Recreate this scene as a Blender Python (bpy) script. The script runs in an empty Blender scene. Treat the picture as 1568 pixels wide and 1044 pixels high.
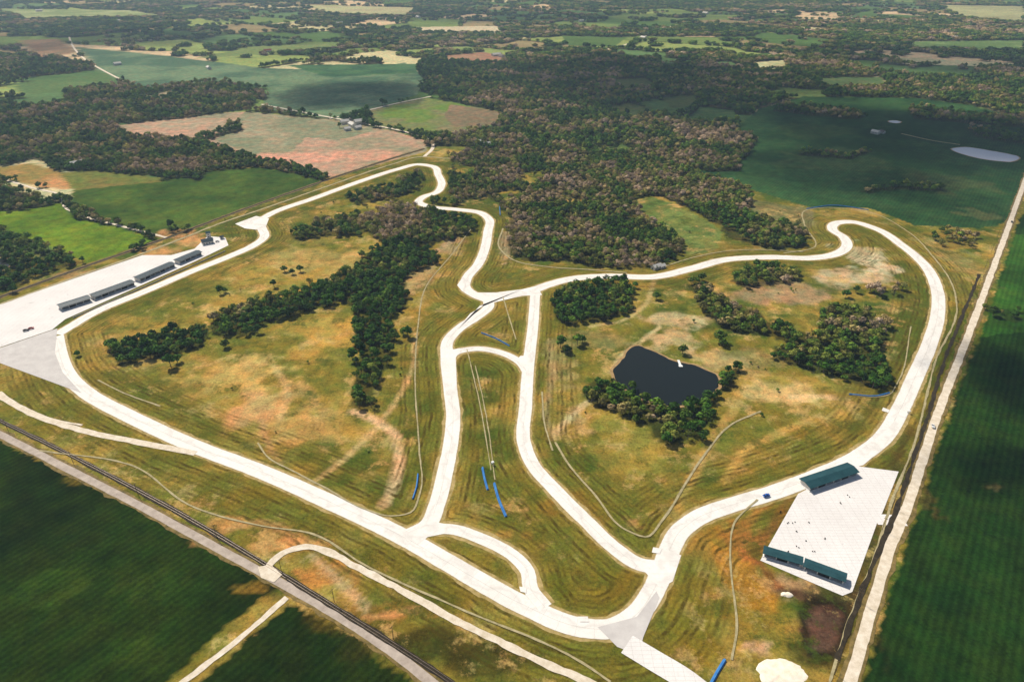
import bpy, math, random, time
import numpy as np
from mathutils import Vector, Matrix, kdtree
random.seed(7); rng=np.random.default_rng(7)
scene=bpy.context.scene
# ------------------------------------------------------------------ survey
# aerial-survey readings (u,v) -> metres on the ground plane
H=300.0; F=1045.0; P=math.atan(607/1045)
def G(u,v):
    a=(u-784)/F; b=(522-v)/F
    dy=math.cos(P)+b*math.sin(P); dz=-math.sin(P)+b*math.cos(P)
    t=H/-dz
    return (a*t, dy*t)
def GP(pts): return [G(p[0],p[1]) for p in pts]
def lin(c):
    out=[]
    for k in c[:3]:
        k=k/255.0
        out.append(k/12.92 if k<=0.04045 else ((k+0.055)/1.055)**2.4)
    return np.array(out)
# ------------------------------------------------------------------ noise
def hsh(ix,iy,s):
    n=(ix.astype(np.int64)*374761393+iy.astype(np.int64)*668265263+s*974634777)&0xffffffff
    n=((n^(n>>13))*1274126177)&0xffffffff
    return ((n^(n>>16))&0xffff)/65535.0
def vn(x,y,s=0):
    ix=np.floor(x);iy=np.floor(y);fx=x-ix;fy=y-iy
    fx=fx*fx*(3-2*fx);fy=fy*fy*(3-2*fy)
    a=hsh(ix,iy,s);b=hsh(ix+1,iy,s);c=hsh(ix,iy+1,s);d=hsh(ix+1,iy+1,s)
    return a+(b-a)*fx+(c-a)*fy+(a-b-c+d)*fx*fy
def fbm(x,y,s=0,o=4):
    r=0;amp=0.5;t=0
    for i in range(o):
        r=r+amp*vn(x*(2**i)+i*17.3,y*(2**i)-i*9.1,s+i);t+=amp;amp*=.5
    return r/t
def inpoly(x,y,poly):
    res=np.zeros(x.shape,bool); n=len(poly)
    px=[p[0] for p in poly];py=[p[1] for p in poly]
    m=(x>=min(px))&(x<=max(px))&(y>=min(py))&(y<=max(py))
    idx=np.nonzero(m)[0]
    if len(idx)==0: return res
    xx=x[idx];yy=y[idx];r=np.zeros(len(idx),bool)
    for i in range(n):
        x1,y1=poly[i];x2,y2=poly[(i+1)%n]
        if y1==y2: continue
        c=((y1>yy)!=(y2>yy))&(xx<(x2-x1)*(yy-y1)/(y2-y1)+x1)
        r^=c
    res[idx]=r
    return res
def ell(u,v,ru,rv):
    x1,_=G(u-ru,v);x2,_=G(u+ru,v);_,ya=G(u,v+rv);_,yb=G(u,v-rv)
    return (x1+x2)/2,(ya+yb)/2,(x2-x1)/2,(yb-ya)/2
def smooth(pts,step=3.0,closed=False):
    P_=[np.array(p,float) for p in pts]
    n=len(P_);out=[]
    rngi=range(n if closed else n-1)
    for i in rngi:
        if closed: p0,p1,p2,p3=P_[(i-1)%n],P_[i],P_[(i+1)%n],P_[(i+2)%n]
        else: p0=P_[max(i-1,0)];p1=P_[i];p2=P_[i+1];p3=P_[min(i+2,n-1)]
        d=np.linalg.norm(p2[:2]-p1[:2]);k=max(1,int(d/step))
        def tn(a,b,c):
            la=np.linalg.norm((b-a)[:2])+1e-6;lb=np.linalg.norm((c-b)[:2])+1e-6
            return ((b-a)/la*lb+(c-b)/lb*la)/(la+lb)
        m1=tn(p0,p1,p2)*d if not(np.allclose(p0,p1)) else (p2-p1)
        m2=tn(p1,p2,p3)*d if not(np.allclose(p2,p3)) else (p2-p1)
        for j in range(k):
            t=j/k
            out.append((2*t**3-3*t*t+1)*p1+(t**3-2*t*t+t)*m1+(-2*t**3+3*t*t)*p2+(t**3-t*t)*m2)
    if not closed: out.append(P_[-1])
    return np.array(out)
# ------------------------------------------------------------------ materials
def newmat(name):
    m=bpy.data.materials.new(name);m.use_nodes=True
    nt=m.node_tree;b=nt.nodes['Principled BSDF']
    b.inputs['Roughness'].default_value=.9
    b.inputs['Specular IOR Level'].default_value=.15
    return m,nt,b
def mathn(nt,op,a,b=None,clamp=False):
    n=nt.nodes.new('ShaderNodeMath');n.operation=op;n.use_clamp=clamp
    for i,s in enumerate((a,b)):
        if s is None: continue
        if isinstance(s,(int,float)): n.inputs[i].default_value=s
        else: nt.links.new(s,n.inputs[i])
    return n.outputs[0]
def noisen(nt,vec,scale,detail=4,rough=.55):
    n=nt.nodes.new('ShaderNodeTexNoise');n.inputs['Scale'].default_value=scale
    n.inputs['Detail'].default_value=detail;n.inputs['Roughness'].default_value=rough
    nt.links.new(vec,n.inputs['Vector']);return n.outputs['Fac']
def ramp(nt,fac,stops):
    n=nt.nodes.new('ShaderNodeValToRGB');nt.links.new(fac,n.inputs[0])
    e=n.color_ramp.elements
    while len(e)<len(stops): e.new(.5)
    for i,(p,c) in enumerate(stops):
        e[i].position=p;e[i].color=(*c,1) if len(c)==3 else c
    return n.outputs[0]
def maprange(nt,v,a,b,c,d):
    n=nt.nodes.new('ShaderNodeMapRange');nt.links.new(v,n.inputs[0])
    for i,k in enumerate((a,b,c,d)): n.inputs[i+1].default_value=k
    return n.outputs[0]
def mixc(nt,fac,a,b,mode='MIX'):
    n=nt.nodes.new('ShaderNodeMix');n.data_type='RGBA';n.blend_type=mode
    for sock,s in ((n.inputs[0],fac),(n.inputs[6],a),(n.inputs[7],b)):
        if isinstance(s,(int,float)): sock.default_value=s
        elif isinstance(s,(tuple,list,np.ndarray)): sock.default_value=(*[float(q) for q in s],1)
        else: nt.links.new(s,sock)
    return n.outputs[2]
def geopos(nt):
    return nt.nodes.new('ShaderNodeNewGeometry').outputs['Position']
def noisy(name,c1,c2,scale,rough=.9,scale2=None,metal=0):
    m,nt,b=newmat(name);v=geopos(nt)
    f=noisen(nt,v,scale,6,.65)
    col=ramp(nt,f,[(.3,tuple(lin(c1))),(.7,tuple(lin(c2)))])
    nt.links.new(col,b.inputs['Base Color']);b.inputs['Roughness'].default_value=rough
    b.inputs['Metallic'].default_value=metal
    return m
def concrete(name,c1,c2,stain,lanes=True):
    m,nt,b=newmat(name);v=geopos(nt)
    f=noisen(nt,v,.035,6,.65);f2=noisen(nt,v,.5,5,.7);f3=noisen(nt,v,.05,3,.5)
    col=ramp(nt,f,[(.3,tuple(lin(c1))),(.7,tuple(lin(c2)))])
    col=mixc(nt,maprange(nt,f2,.45,.8,0,.45),col,tuple(lin(stain)))
    uv=nt.nodes.new('ShaderNodeUVMap');uv.uv_map='UVMap'
    sp=nt.nodes.new('ShaderNodeSeparateXYZ');nt.links.new(uv.outputs[0],sp.inputs[0])
    if lanes:
        fr=mathn(nt,'FRACT',mathn(nt,'MULTIPLY',sp.outputs[1],1/9.0))
        j=mathn(nt,'LESS_THAN',fr,.02)
        col=mixc(nt,mathn(nt,'MULTIPLY',j,.25),col,tuple(lin((130,122,110))))
        sm=mathn(nt,'LESS_THAN',mathn(nt,'ABSOLUTE',mathn(nt,'SUBTRACT',sp.outputs[0],.5)),.012)
        col=mixc(nt,mathn(nt,'MULTIPLY',sm,.35),col,tuple(lin((140,130,118))))
        w=mathn(nt,'ADD',mathn(nt,'MULTIPLY',mathn(nt,'SUBTRACT',f3,.5),2.6),.5)
        d=mathn(nt,'ABSOLUTE',mathn(nt,'SUBTRACT',sp.outputs[0],w))
        r=maprange(nt,d,.0,.2,.28,0)
        col=mixc(nt,r,col,tuple(lin((180,172,164))))
        eg=maprange(nt,mathn(nt,'ABSOLUTE',mathn(nt,'SUBTRACT',sp.outputs[0],.5)),.45,.5,0,.4)
        col=mixc(nt,mathn(nt,'MULTIPLY',eg,maprange(nt,f2,.4,.6,.2,1.4)),col,tuple(lin((178,158,120))))
    else:
        br=nt.nodes.new('ShaderNodeTexBrick');nt.links.new(v,br.inputs['Vector'])
        br.inputs['Scale'].default_value=.11;br.inputs['Mortar Size'].default_value=.012;br.offset=0
        col=mixc(nt,mathn(nt,'MULTIPLY',br.outputs['Fac'],.3),col,tuple(lin((150,142,132))))
        f5=noisen(nt,v,.16,2,.5)
        col=mixc(nt,maprange(nt,f5,.68,.74,0,.35),col,tuple(lin((140,134,130))))
    nt.links.new(col,b.inputs['Base Color']);b.inputs['Roughness'].default_value=.8
    return m
M={}
M['conc']=concrete('track_concrete',(230,225,217),(243,239,233),(210,201,188))
M['pad']=concrete('paddock_concrete',(222,217,213),(238,234,230),(204,198,192),False)
M['conc_old']=noisy('worn_concrete',(190,184,180),(210,205,200),.12)
M['asph_l']=noisy('weathered_road',(158,144,132),(196,182,168),.2)
M['gravel']=noisy('limestone_gravel',(200,184,158),(236,224,206),.25)
M['dirt']=noisy('dirt',(140,112,72),(184,154,108),.2)
M['verge']=noisy('rough_verge',(76,70,34),(150,126,76),.25)
M['shoulder']=noisy('dry_shoulder',(130,114,58),(196,170,116),.25)
M['ballast']=noisy('ballast',(34,30,22),(70,60,44),.3)
M['steel']=noisy('rail_steel',(90,80,72),(130,120,110),1,.4,metal=.8)
M['thin']=noisy('gravel_path',(140,130,92),(190,176,136),.3)
M['roof']=noisy('teal_metal_roof',(30,64,70),(44,82,88),.2,.5)
M['roofgrey']=noisy('slate_metal_roof',(44,62,70),(66,82,90),.3,.5)
M['wall']=noisy('white_siding',(196,192,184),(222,218,210),.6,.7)
M['dark']=noisy('dark_interior',(26,26,26),(40,38,36),.5)
M['glass']=noisy('window_glass',(18,24,30),(34,44,52),.5,.15)
M['blue']=noisy('blue_barrier_cover',(40,104,176),(76,144,208),.4,.6)
M['barrier']=noisy('concrete_barrier',(160,150,130),(200,192,176),.4)
M['wood']=noisy('weathered_wood',(84,70,54),(124,106,84),1)
M['tyre']=noisy('rubber',(16,16,16),(28,28,28),2)
M['shingle']=noisy('grey_shingle',(92,88,86),(130,124,120),1)
M['redroof']=noisy('red_roof',(120,60,48),(150,80,62),1)
M['sand']=noisy('spoil_heap_sand',(232,216,190),(250,240,226),.3)
M['white']=noisy('white_paint',(228,228,224),(240,240,238),.5,.5)
def paint(name,c):
    return noisy(name,c,tuple(min(255,k+14) for k in c),.5,.35)
carcols=[paint('car_paint_white',(220,222,224)),paint('car_paint_black',(22,24,28)),paint('car_paint_red',(150,26,24)),paint('car_paint_blue',(22,90,180)),paint('car_paint_silver',(150,154,158))]
# ------------------------------------------------------------------ mesh helpers
def mkobj(name,verts,faces,mats,parent=None,mi=None,loc=None,uv=None):
    me=bpy.data.meshes.new(name+'_mesh');me.from_pydata([tuple(v) for v in verts],[],[tuple(f) for f in faces])
    if not isinstance(mats,(list,tuple)): mats=[mats]
    for m in mats: me.materials.append(m)
    if mi is not None: me.polygons.foreach_set('material_index',mi)
    l=me.uv_layers.new(name='UVMap')
    if uv is not None:
        li=np.zeros(len(me.loops),int);me.loops.foreach_get('vertex_index',li)
        l.data.foreach_set('uv',np.asarray(uv)[li].ravel())
    me.update()
    o=bpy.data.objects.new(name,me);scene.collection.objects.link(o)
    if parent: o.parent=parent
    if loc is not None: o.location=loc
    return o
def empty(name,loc,rz=0):
    o=bpy.data.objects.new(name,None);o.empty_display_size=.5;o.location=loc;o.rotation_euler=(0,0,rz)
    scene.collection.objects.link(o);return o
class MB:
    def __init__(s): s.v=[];s.f=[];s.m=[]
    def box(s,x0,x1,y0,y1,z0,z1,m=0):
        b=len(s.v);s.v+=[(x0,y0,z0),(x1,y0,z0),(x1,y1,z0),(x0,y1,z0),(x0,y0,z1),(x1,y0,z1),(x1,y1,z1),(x0,y1,z1)]
        for f in((0,3,2,1),(4,5,6,7),(0,1,5,4),(1,2,6,5),(2,3,7,6),(3,0,4,7)): s.f.append(tuple(b+i for i in f));s.m.append(m)
    def cyl(s,c,r0,r1,a,bb,n=8,m=0):
        a=Vector(a);bb=Vector(bb);d=(bb-a).normalized();q=d.to_track_quat('Z','Y');b=len(s.v)
        for r,p in((r0,a),(r1,bb)):
            for i in range(n):
                t=2*math.pi*i/n;s.v.append(tuple(p+q@Vector((r*math.cos(t),r*math.sin(t),0))))
        for i in range(n): s.f.append((b+i,b+(i+1)%n,b+n+(i+1)%n,b+n+i));s.m.append(m)
        s.f.append(tuple(b+n+i for i in range(n)));s.m.append(m);s.f.append(tuple(b+n-1-i for i in range(n)));s.m.append(m)
    def prism(s,prof,x0,x1,m=0):
        b=len(s.v);n=len(prof)
        for x in(x0,x1):
            for y,z in prof: s.v.append((x,y,z))
        for i in range(n): s.f.append((b+i,b+(i+1)%n,b+n+(i+1)%n,b+n+i));s.m.append(m)
        s.f.append(tuple(b+n-1-i for i in range(n)));s.m.append(m);s.f.append(tuple(b+n+i for i in range(n)));s.m.append(m)
    def obj(s,name,mats,parent=None): return mkobj(name,s.v,s.f,mats,parent,s.m)
zc=[0]
def ribbon(name,pts,width,mat,z=.06,closed=False,wl=None,step=3,raw=False,jit=0):
    zc[0]+=1; z=z+zc[0]*.005
    W=GP(pts) if not raw else pts
    ws=[width]*len(W) if wl is None else wl
    S=smooth([(a[0],a[1],w) for a,w in zip(W,ws)],step,closed)
    c=S[:,:2];w=S[:,2]
    if closed: t=np.roll(c,-1,0)-np.roll(c,1,0)
    else: t=np.gradient(c,axis=0)
    t/=np.linalg.norm(t,axis=1)[:,None]+1e-9;nr=np.stack([-t[:,1],t[:,0]],1)
    if jit:
        j1=(fbm(c[:,0]/7,c[:,1]/7,5,3)-.5)*jit*2;j2=(fbm(c[:,0]/7+90,c[:,1]/7,8,3)-.5)*jit*2
    else: j1=j2=0
    L=c+nr*(w/2+j1)[:,None] ;R=c-nr*(w/2+j2)[:,None]
    d=np.concatenate([[0],np.cumsum(np.linalg.norm(np.diff(c,axis=0),axis=1))])
    n=len(c);K=3;V=[];UV=[]
    for k in range(K):
        f=k/(K-1);pp=L*(1-f)+R*f
        V.append(np.column_stack([pp,np.full(n,z)]));UV.append(np.column_stack([np.full(n,f),d]))
    V=np.concatenate(V);UV=np.concatenate(UV);Fc=[]
    m=n if closed else n-1
    for k in range(K-1):
        for i in range(m):
            j=(i+1)%n;Fc.append((k*n+i,(k+1)*n+i,(k+1)*n+j,k*n+j))
    o=mkobj(name,V,Fc,mat,uv=UV);return c
def flat(name,pts,mat,z=.05,raw=False):
    zc[0]+=1;z=z+zc[0]*.005
    W=GP(pts) if not raw else pts
    a=sum(W[i][0]*W[(i+1)%len(W)][1]-W[(i+1)%len(W)][0]*W[i][1] for i in range(len(W)))
    if a<0: W=W[::-1]
    return mkobj(name,[(p[0],p[1],z) for p in W],[list(range(len(W)))],mat,uv=[(.25,p[1]) for p in W])
# ------------------------------------------------------------------ LINES
main=[(88,512),(150,476),(220,447),(300,413),(355,391),(388,376),(404,364),(401,350),(396,340),(412,329),(480,304),(560,275),(610,259),(640,252),(662,255),(671,268),(676,284),(668,295),(648,302),(641,309),(655,316),(700,321),(735,326),(748,335),(747,355),(741,385),(732,405),(714,428),(713,441),(728,452),(748,460)]
main2=[(748,457),(780,452),(812,446),(840,436),(870,428),(930,423),(1000,424),(1060,411),(1110,398),(1180,394),(1245,395),(1280,389),(1297,376),(1291,363),(1275,352),(1280,342),(1305,340),(1340,350),(1380,375),(1415,405),(1435,445),(1436,480),(1422,530),(1400,580),(1378,628),(1350,672),(1310,702),(1250,729),(1180,755),(1120,773),(1070,792),(1040,815),(1026,840),(1014,872),(1000,905),(975,940),(935,962),(890,960),(800,925),(720,881),(625,826),(500,766),(400,722),(300,684),(200,638),(135,603),(105,575),(92,545),(86,515)]
inner=[(748,460),(748,470),(732,484),(703,503),(686,522),(684,545),(690,600),(694,640),(690,680),(680,730),(668,775),(655,803),(625,820)]
conn=[(820,444),(816,500),(809,560),(805,620),(803,680),(815,710),(850,750),(900,800),(945,842),(980,864),(1015,868)]
curve=[(686,556),(698,540),(728,534),(770,541),(795,554),(808,572)]
loop=[(620,822),(650,812),(690,810),(740,826),(785,850),(808,875),(812,900),(835,930)]
track_c=[]
for nm,l,w in(('s',main,12.2),('s',main2,13),('s',inner,12),('s',conn,11),('s',curve,9),('s',loop,10)):
    ribbon('dirt_shoulder',l,w+2.6,M['shoulder'],z=.0,jit=1.6)
for nm,l,w in(('race_track',main,11),('race_track',main2,11.9),('race_track',inner,10.6),('race_track',conn,9.8),('race_track',curve,7.5),('race_track',loop,8.2)):
    track_c.append(ribbon(nm,l,w,M['conc'],z=.1,jit=.25))
flat('race_track_junction',[(715,448),(760,448),(800,443),(822,438),(830,452),(800,453),(762,462),(735,468),(700,505),(720,480),(738,470),(742,463)],M['conc'],z=.1)
flat('race_track_junction',[(590,806),(630,815),(650,804),(664,786),(672,800),(700,806),(690,815),(655,822),(640,834)],M['conc'],z=.1)
flat('race_track_junction',[(960,850),(1000,862),(1012,838),(1043,850),(1030,890),(1012,900),(1000,890),(990,878)],M['conc'],z=.1)
flat('race_track_junction',[(806,560),(790,552),(797,545),(808,545),(816,530),(814,600),(803,600)],M['conc'],z=.1)
flat('race_track_junction',[(678,530),(695,535),(705,533),(698,548),(700,605),(683,605),(680,590)],M['conc'],z=.1)
flat('race_track_junction',[(360,343),(392,331),(412,335),(406,350),(392,352),(375,350)],M['conc'],z=.1)
flat('race_track_junction',[(1225,744),(1300,700),(1350,665),(1374,640),(1376,655),(1350,688),(1322,712),(1308,716)],M['conc'],z=.1)
flat('runoff_apron',[(915,960),(975,944),(1005,905),(1010,915),(985,975),(978,1003),(945,990)],M['conc_old'],z=.1)
ribbon('access_road',[(960,986),(1000,1010),(1052,1042),(1075,1060)],12,M['pad'],z=.2)
flat('runoff_apron',[(-60,543),(0,533),(88,503),(84,540),(96,570),(125,602),(60,578),(0,556)],M['conc_old'],z=.09)
flat('pit_paddock',[(-150,519),(0,466),(218,391),(262,391),(298,381),(318,362),(345,364),(350,376),(300,400),(100,489),(80,505),(0,532),(-60,543),(-150,560)],M['pad'],z=.11)
flat('paddock_pavement',[(1164,858),(1222,756),(1306,713),(1376,722),(1351,785),(1345,795),(1305,906),(1290,912)],M['pad'],z=.1)
ribbon('access_road',[(1340,795),(1385,797)],9,M['pad'],z=.12)
for q in([(700,437),(708,425),(716,428),(708,447)],[(1352,624),(1362,628),(1360,632),(1350,629)],[(1378,630),(1390,635),(1386,640),(1374,636)],[(1000,838),(1014,840),(1010,848),(998,846)],[(885,944),(900,944),(902,952),(888,952)],[(795,898),(806,900),(806,908),(797,906)]):
    flat('concrete_pad',q,M['conc'],z=.2)
ribbon('gravel_access_road',[(-80,560),(0,607),(60,638),(130,660),(200,675),(300,694)],5,M['gravel'],jit=.6)
ribbon('gravel_access_road',[(0,600),(30,622),(80,642),(126,651)],2.0,M['gravel'],jit=.6)
crd=[(-300,520),(0,665),(100,716),(200,767),(320,832),(420,887),(500,932),(590,990),(660,1044),(760,1130)]
ribbon('country_road_verge',crd,8.5,M['verge'],z=0.0,jit=2)
ribbon('country_road',crd,5.0,M['asph_l'],jit=.3)
rail_b=[(-300,480),(0,644),(100,693),(200,745),(300,800),(400,860),(500,922),(600,985),(690,1044),(800,1130)]
ribbon('railway_ballast',rail_b,3.4,M['ballast'],jit=.8)
ribbon('field_road',[(150,1140),(280,1044),(360,983),(440,915)],3.4,M['gravel'],jit=.8)
ribbon('dirt_road',[(408,872),(425,852),(448,840),(475,838),(510,848),(560,876),(620,906),(700,950),(780,990),(880,1036),(960,1075)],4.2,M['gravel'],jit=1.2)
flat('road_junction',[(395,868),(415,865),(432,880),(420,892),(400,885)],M['gravel'],z=.25)
rr=[(1255,1170),(1302,1044),(1335,930),(1370,820),(1385,785),(1430,650),(1480,520),(1510,440),(1545,345),(1570,275),(1600,190),(1640,80)]
ribbon('country_road_verge',rr,9.5,M['verge'],z=0.0,jit=2.2)
ribbon('country_road',rr,5.6,M['gravel'],jit=.6)
ribbon('service_track',[(1270,1044),(1300,950),(1340,850),(1365,770),(1400,680),(1418,610),(1430,560),(1465,470),(1455,430),(1430,395),(1390,355),(1330,325),(1270,318),(1235,322),(1232,345),(1245,380),(1200,388)],1.5,M['thin'],jit=.6)
ribbon('drainage_ditch',[(1282,1010),(1330,880),(1365,800),(1400,700),(1420,640),(1440,570),(1475,480),(1500,420)],2.5,M['ballast'],jit=1.2)
rl=[(-200,524),(0,455),(120,412),(240,370),(400,311),(500,276),(560,256),(610,240),(650,228)]
ribbon('railway_embankment',rl,8,M['verge'],z=.0,jit=2)
ribbon('railway_ballast',rl,3.6,M['ballast'],jit=.6)
ribbon('dirt_road',[(-200,535),(0,466),(100,430),(200,395),(280,365),(330,345),(400,321),(500,286),(600,252),(640,241),(690,243)],3.4,M['thin'],jit=1)
ribbon('gravel_road',[(-100,250),(0,273),(50,288),(90,298),(100,318),(130,332),(180,345),(255,364)],4,M['gravel'],jit=1)
ribbon('country_road',[(100,30),(140,98),(190,125)],6,M['gravel'])
ribbon('country_road',[(505,182),(560,170),(610,158),(660,148)],6,M['gravel'])
ribbon('country_road',[(400,160),(505,180),(560,190),(620,202),(658,214),(662,228),(650,240)],6,M['gravel'])
ribbon('country_road',[(860,100),(900,84),(960,68),(1010,46),(1045,36)],9,M['gravel'])
ribbon('country_road',[(1380,205),(1430,216),(1470,222)],4,M['thin'])
for l,w in(([(395,678),(410,700),(450,722),(500,748),(560,780),(600,790),(628,785),(643,755),(642,690),(636,600),(640,500),(652,440),(690,392),(722,350)],1.1),
          ([(150,582),(190,602),(245,622)],1.2),
          ([(60,690),(200,712),(300,778),(400,805),(480,818),(560,866),(700,930),(900,1020),(935,1044)],1.2),
          ([(850,677),(870,710),(910,757),(960,812),(988,822),(1015,795),(1050,740),(1080,695),(1120,650),(1165,630)],1.4),
          ([(1160,765),(1125,800),(1118,850),(1122,900),(1128,960),(1120,1010)],1.1),
          ([(830,600),(834,650),(846,690)],1.1),
          ([(770,350),(765,380),(790,400),(850,410),(900,413),(960,418)],1.8),
          ([(1000,415),(1060,395),(1120,384),(1200,384),(1230,386)],1.3),
          ([(1305,605),(1340,608),(1362,604),(1372,590),(1395,500)],1.0),
          ([(770,455),(790,520)],1.0),([(715,535),(735,620),(752,720)],.8),([(728,560),(745,640),(758,735)],.8)):
    ribbon('gravel_path',l,w,M['thin'],jit=.35)
def rails(name,pl,off=0):
    c=smooth(GP(pl),6)
    t=np.gradient(c,axis=0);t/=np.linalg.norm(t,axis=1)[:,None];n=np.stack([-t[:,1],t[:,0]],1)
    V=[];Fc=[]
    for s in(-.72,.72):
        b=len(V);k=len(c)
        for p,q in zip(c,n):
            for w,z in((-.06,.25),(-.06,.42),(.06,.42),(.06,.25)):
                V.append((p[0]+q[0]*(s+w),p[1]+q[1]*(s+w),z+.2))
        for i in range(k-1):
            for j in range(3): Fc.append((b+i*4+j,b+i*4+j+1,b+i*4+4+j+1,b+i*4+4+j))
    mkobj(name,V,Fc,M['steel'])
rails('railway_track',rl);rails('railway_track',rail_b)
def barrier(name,pts,h,w,mat,step=4,raw=False):
    c=smooth(GP(pts) if not raw else pts,step)
    t=np.gradient(c,axis=0);t/=np.linalg.norm(t,axis=1)[:,None]+1e-9;n=np.stack([-t[:,1],t[:,0]],1)
    V=[];Fc=[]
    prof=((-w/2,0),(-w/2*.7,h*.35),(-w/2*.5,h),(w/2*.5,h),(w/2*.7,h*.35),(w/2,0))
    for p,q in zip(c,n):
        for a,z in prof: V.append((p[0]+q[0]*a,p[1]+q[1]*a,z+.02))
    for i in range(len(c)-1):
        for j in range(5): Fc.append((i*6+j,i*6+j+1,i*6+7+j,i*6+6+j))
    Fc.append(tuple(range(6)));Fc.append(tuple(len(V)-1-i for i in range(6)))
    return mkobj(name,V,Fc,mat)
for l,w in(([(739,716),(742,732),(747,750)],1.6),([(757,740),(764,765),(775,791)],1.8),([(640,726),(638,745),(632,764)],1.2),([(1110,1010),(1100,1026),(1088,1048)],1.8),([(1300,604),(1340,607),(1362,602)],1.1),([(737,510),(760,519),(780,530)],1.0),([(1235,320),(1280,315),(1330,322)],1.2),([(765,316),(766,330)],1.0)):
    barrier('tire_barrier',l,1.0,w,M['blue'])
barrier('pit_wall',[(112,487),(200,449),(300,405),(345,385)],1.0,.7,M['barrier'])
# ------------------------------------------------------------------ distance to track
allc=np.concatenate(track_c)
kd=kdtree.KDTree(len(allc))
for i,p in enumerate(allc): kd.insert((p[0],p[1],0),i)
kd.balance()
# ------------------------------------------------------------------ forests
forest_polys=[
 ([(556,335),(600,315),(655,320),(715,335),(724,350),(700,366),(655,378),(600,374),(560,358)],.6,.95),
 ([(448,356),(490,338),(550,332),(575,345),(545,362),(500,360),(455,372)],.3,.8),
 ([(528,300),(575,290),(636,266),(652,272),(640,290),(600,306),(545,314)],.45,.8),
 ([(600,368),(657,376),(668,400),(630,420),(622,470),(590,482),(540,472),(508,452),(518,420),(560,392)],.12,1),
 ([(320,505),(328,480),(400,463),(460,448),(520,422),(535,455),(470,475),(410,500),(370,520)],.12,1),
 ([(160,545),(170,535),(230,516),(310,503),(322,510),(315,528),(250,545),(180,562)],.15,1),
 ([(545,472),(600,478),(598,520),(594,570),(572,622),(540,630),(533,600),(556,550),(540,510)],.2,.85),
 ([(838,475),(865,443),(925,428),(970,434),(977,455),(955,482),(900,495),(848,490)],.35,1),
 ([(895,592),(930,582),(965,602),(1010,624),(1060,620),(1092,605),(1108,570),(1130,558),(1134,572),(1108,600),(1088,640),(1062,676),(1020,670),(970,645),(905,612)],.12,1),
 ([(1048,436),(1075,428),(1100,462),(1150,478),(1200,500),(1252,512),(1262,478),(1320,470),(1352,495),(1350,560),(1362,592),(1320,590),(1260,575),(1185,550),(1190,535),(1235,533),(1180,515),(1110,506),(1080,476)],.22,.95),
 ([(1108,432),(1150,402),(1215,414),(1222,428),(1180,436),(1130,438)],.3,.9),
 ([(1100,352),(1145,328),(1228,348),(1242,380),(1180,384),(1115,366)],.2,1),
 ([(690,240),(760,218),(800,205),(900,190),(1000,180),(1100,190),(1160,215),(1130,262),(1060,262),(1150,292),(1155,318),(1105,348),(1060,322),(1000,300),(962,306),(1000,340),(1050,375),(1040,398),(1000,412),(940,411),(860,402),(800,402),(775,380),(780,335),(750,300),(722,305),(690,312),(682,285),(690,262)],.55,.98),
 ([(-200,150),(0,155),(60,165),(150,145),(250,150),(330,128),(408,136),(380,168),(280,182),(180,190),(200,212),(300,215),(400,245),(500,268),(496,276),(400,256),(330,258),(300,276),(250,270),(150,262),(60,242),(0,256),(-200,280)],.45,1),
 ([(-100,280),(0,285),(62,300),(70,318),(30,322),(-100,330)],.3,1),
 ([(0,350),(50,370),(130,402),(40,428),(30,440),(-100,460),(-100,340)],.25,.75),
 ([(300,215),(350,195),(372,188),(370,200),(300,222)],.3,1),
 ([(440,250),(500,270),(495,278),(430,262)],.4,1),
 ([(645,305),(700,312),(690,318),(650,316)],.3,.7),
 ([(1420,360),(1455,352),(1500,366),(1498,380),(1440,378)],.6,.4),
 ([(1500,470),(1560,476),(1568,492),(1520,484)],.2,.6),
 ([(410,905),(430,893),(436,912),(416,916)],.4,.6),
 ([(250,350),(300,348),(290,355),(260,358)],.3,.6),
 ([(1340,440),(1385,440),(1385,450),(1345,455)],.8,.5),
 ([(1225,232),(1300,238),(1330,226),(1332,232),(1300,244),(1225,238)],.3,.8),
 ([(1315,290),(1380,284),(1440,288),(1440,293),(1380,290),(1318,297)],.3,.8),
 ([(1390,172),(1400,165),(1500,178),(1568,186),(1568,196),(1480,190),(1400,182)],.4,.9),
 ([(1180,170),(1200,160),(1290,168),(1330,180),(1300,184),(1230,176)],.3,.9),
 ([(1470,196),(1568,206),(1568,222),(1500,212)],.3,.7),
]
fpol=[(GP(p),t,d) for p,t,d in forest_polys]
holes=[GP(p) for p in([(800,265),(830,262),(835,275),(800,285)],[(760,300),(790,290),(800,300),(775,315)],[(840,335),(870,350),(875,360),(850,352)],[(905,225),(960,222),(975,232),(915,236)],[(860,300),(900,306),(890,314),(862,310)],[(690,250),(730,258),(720,268),(695,262)])]
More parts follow.
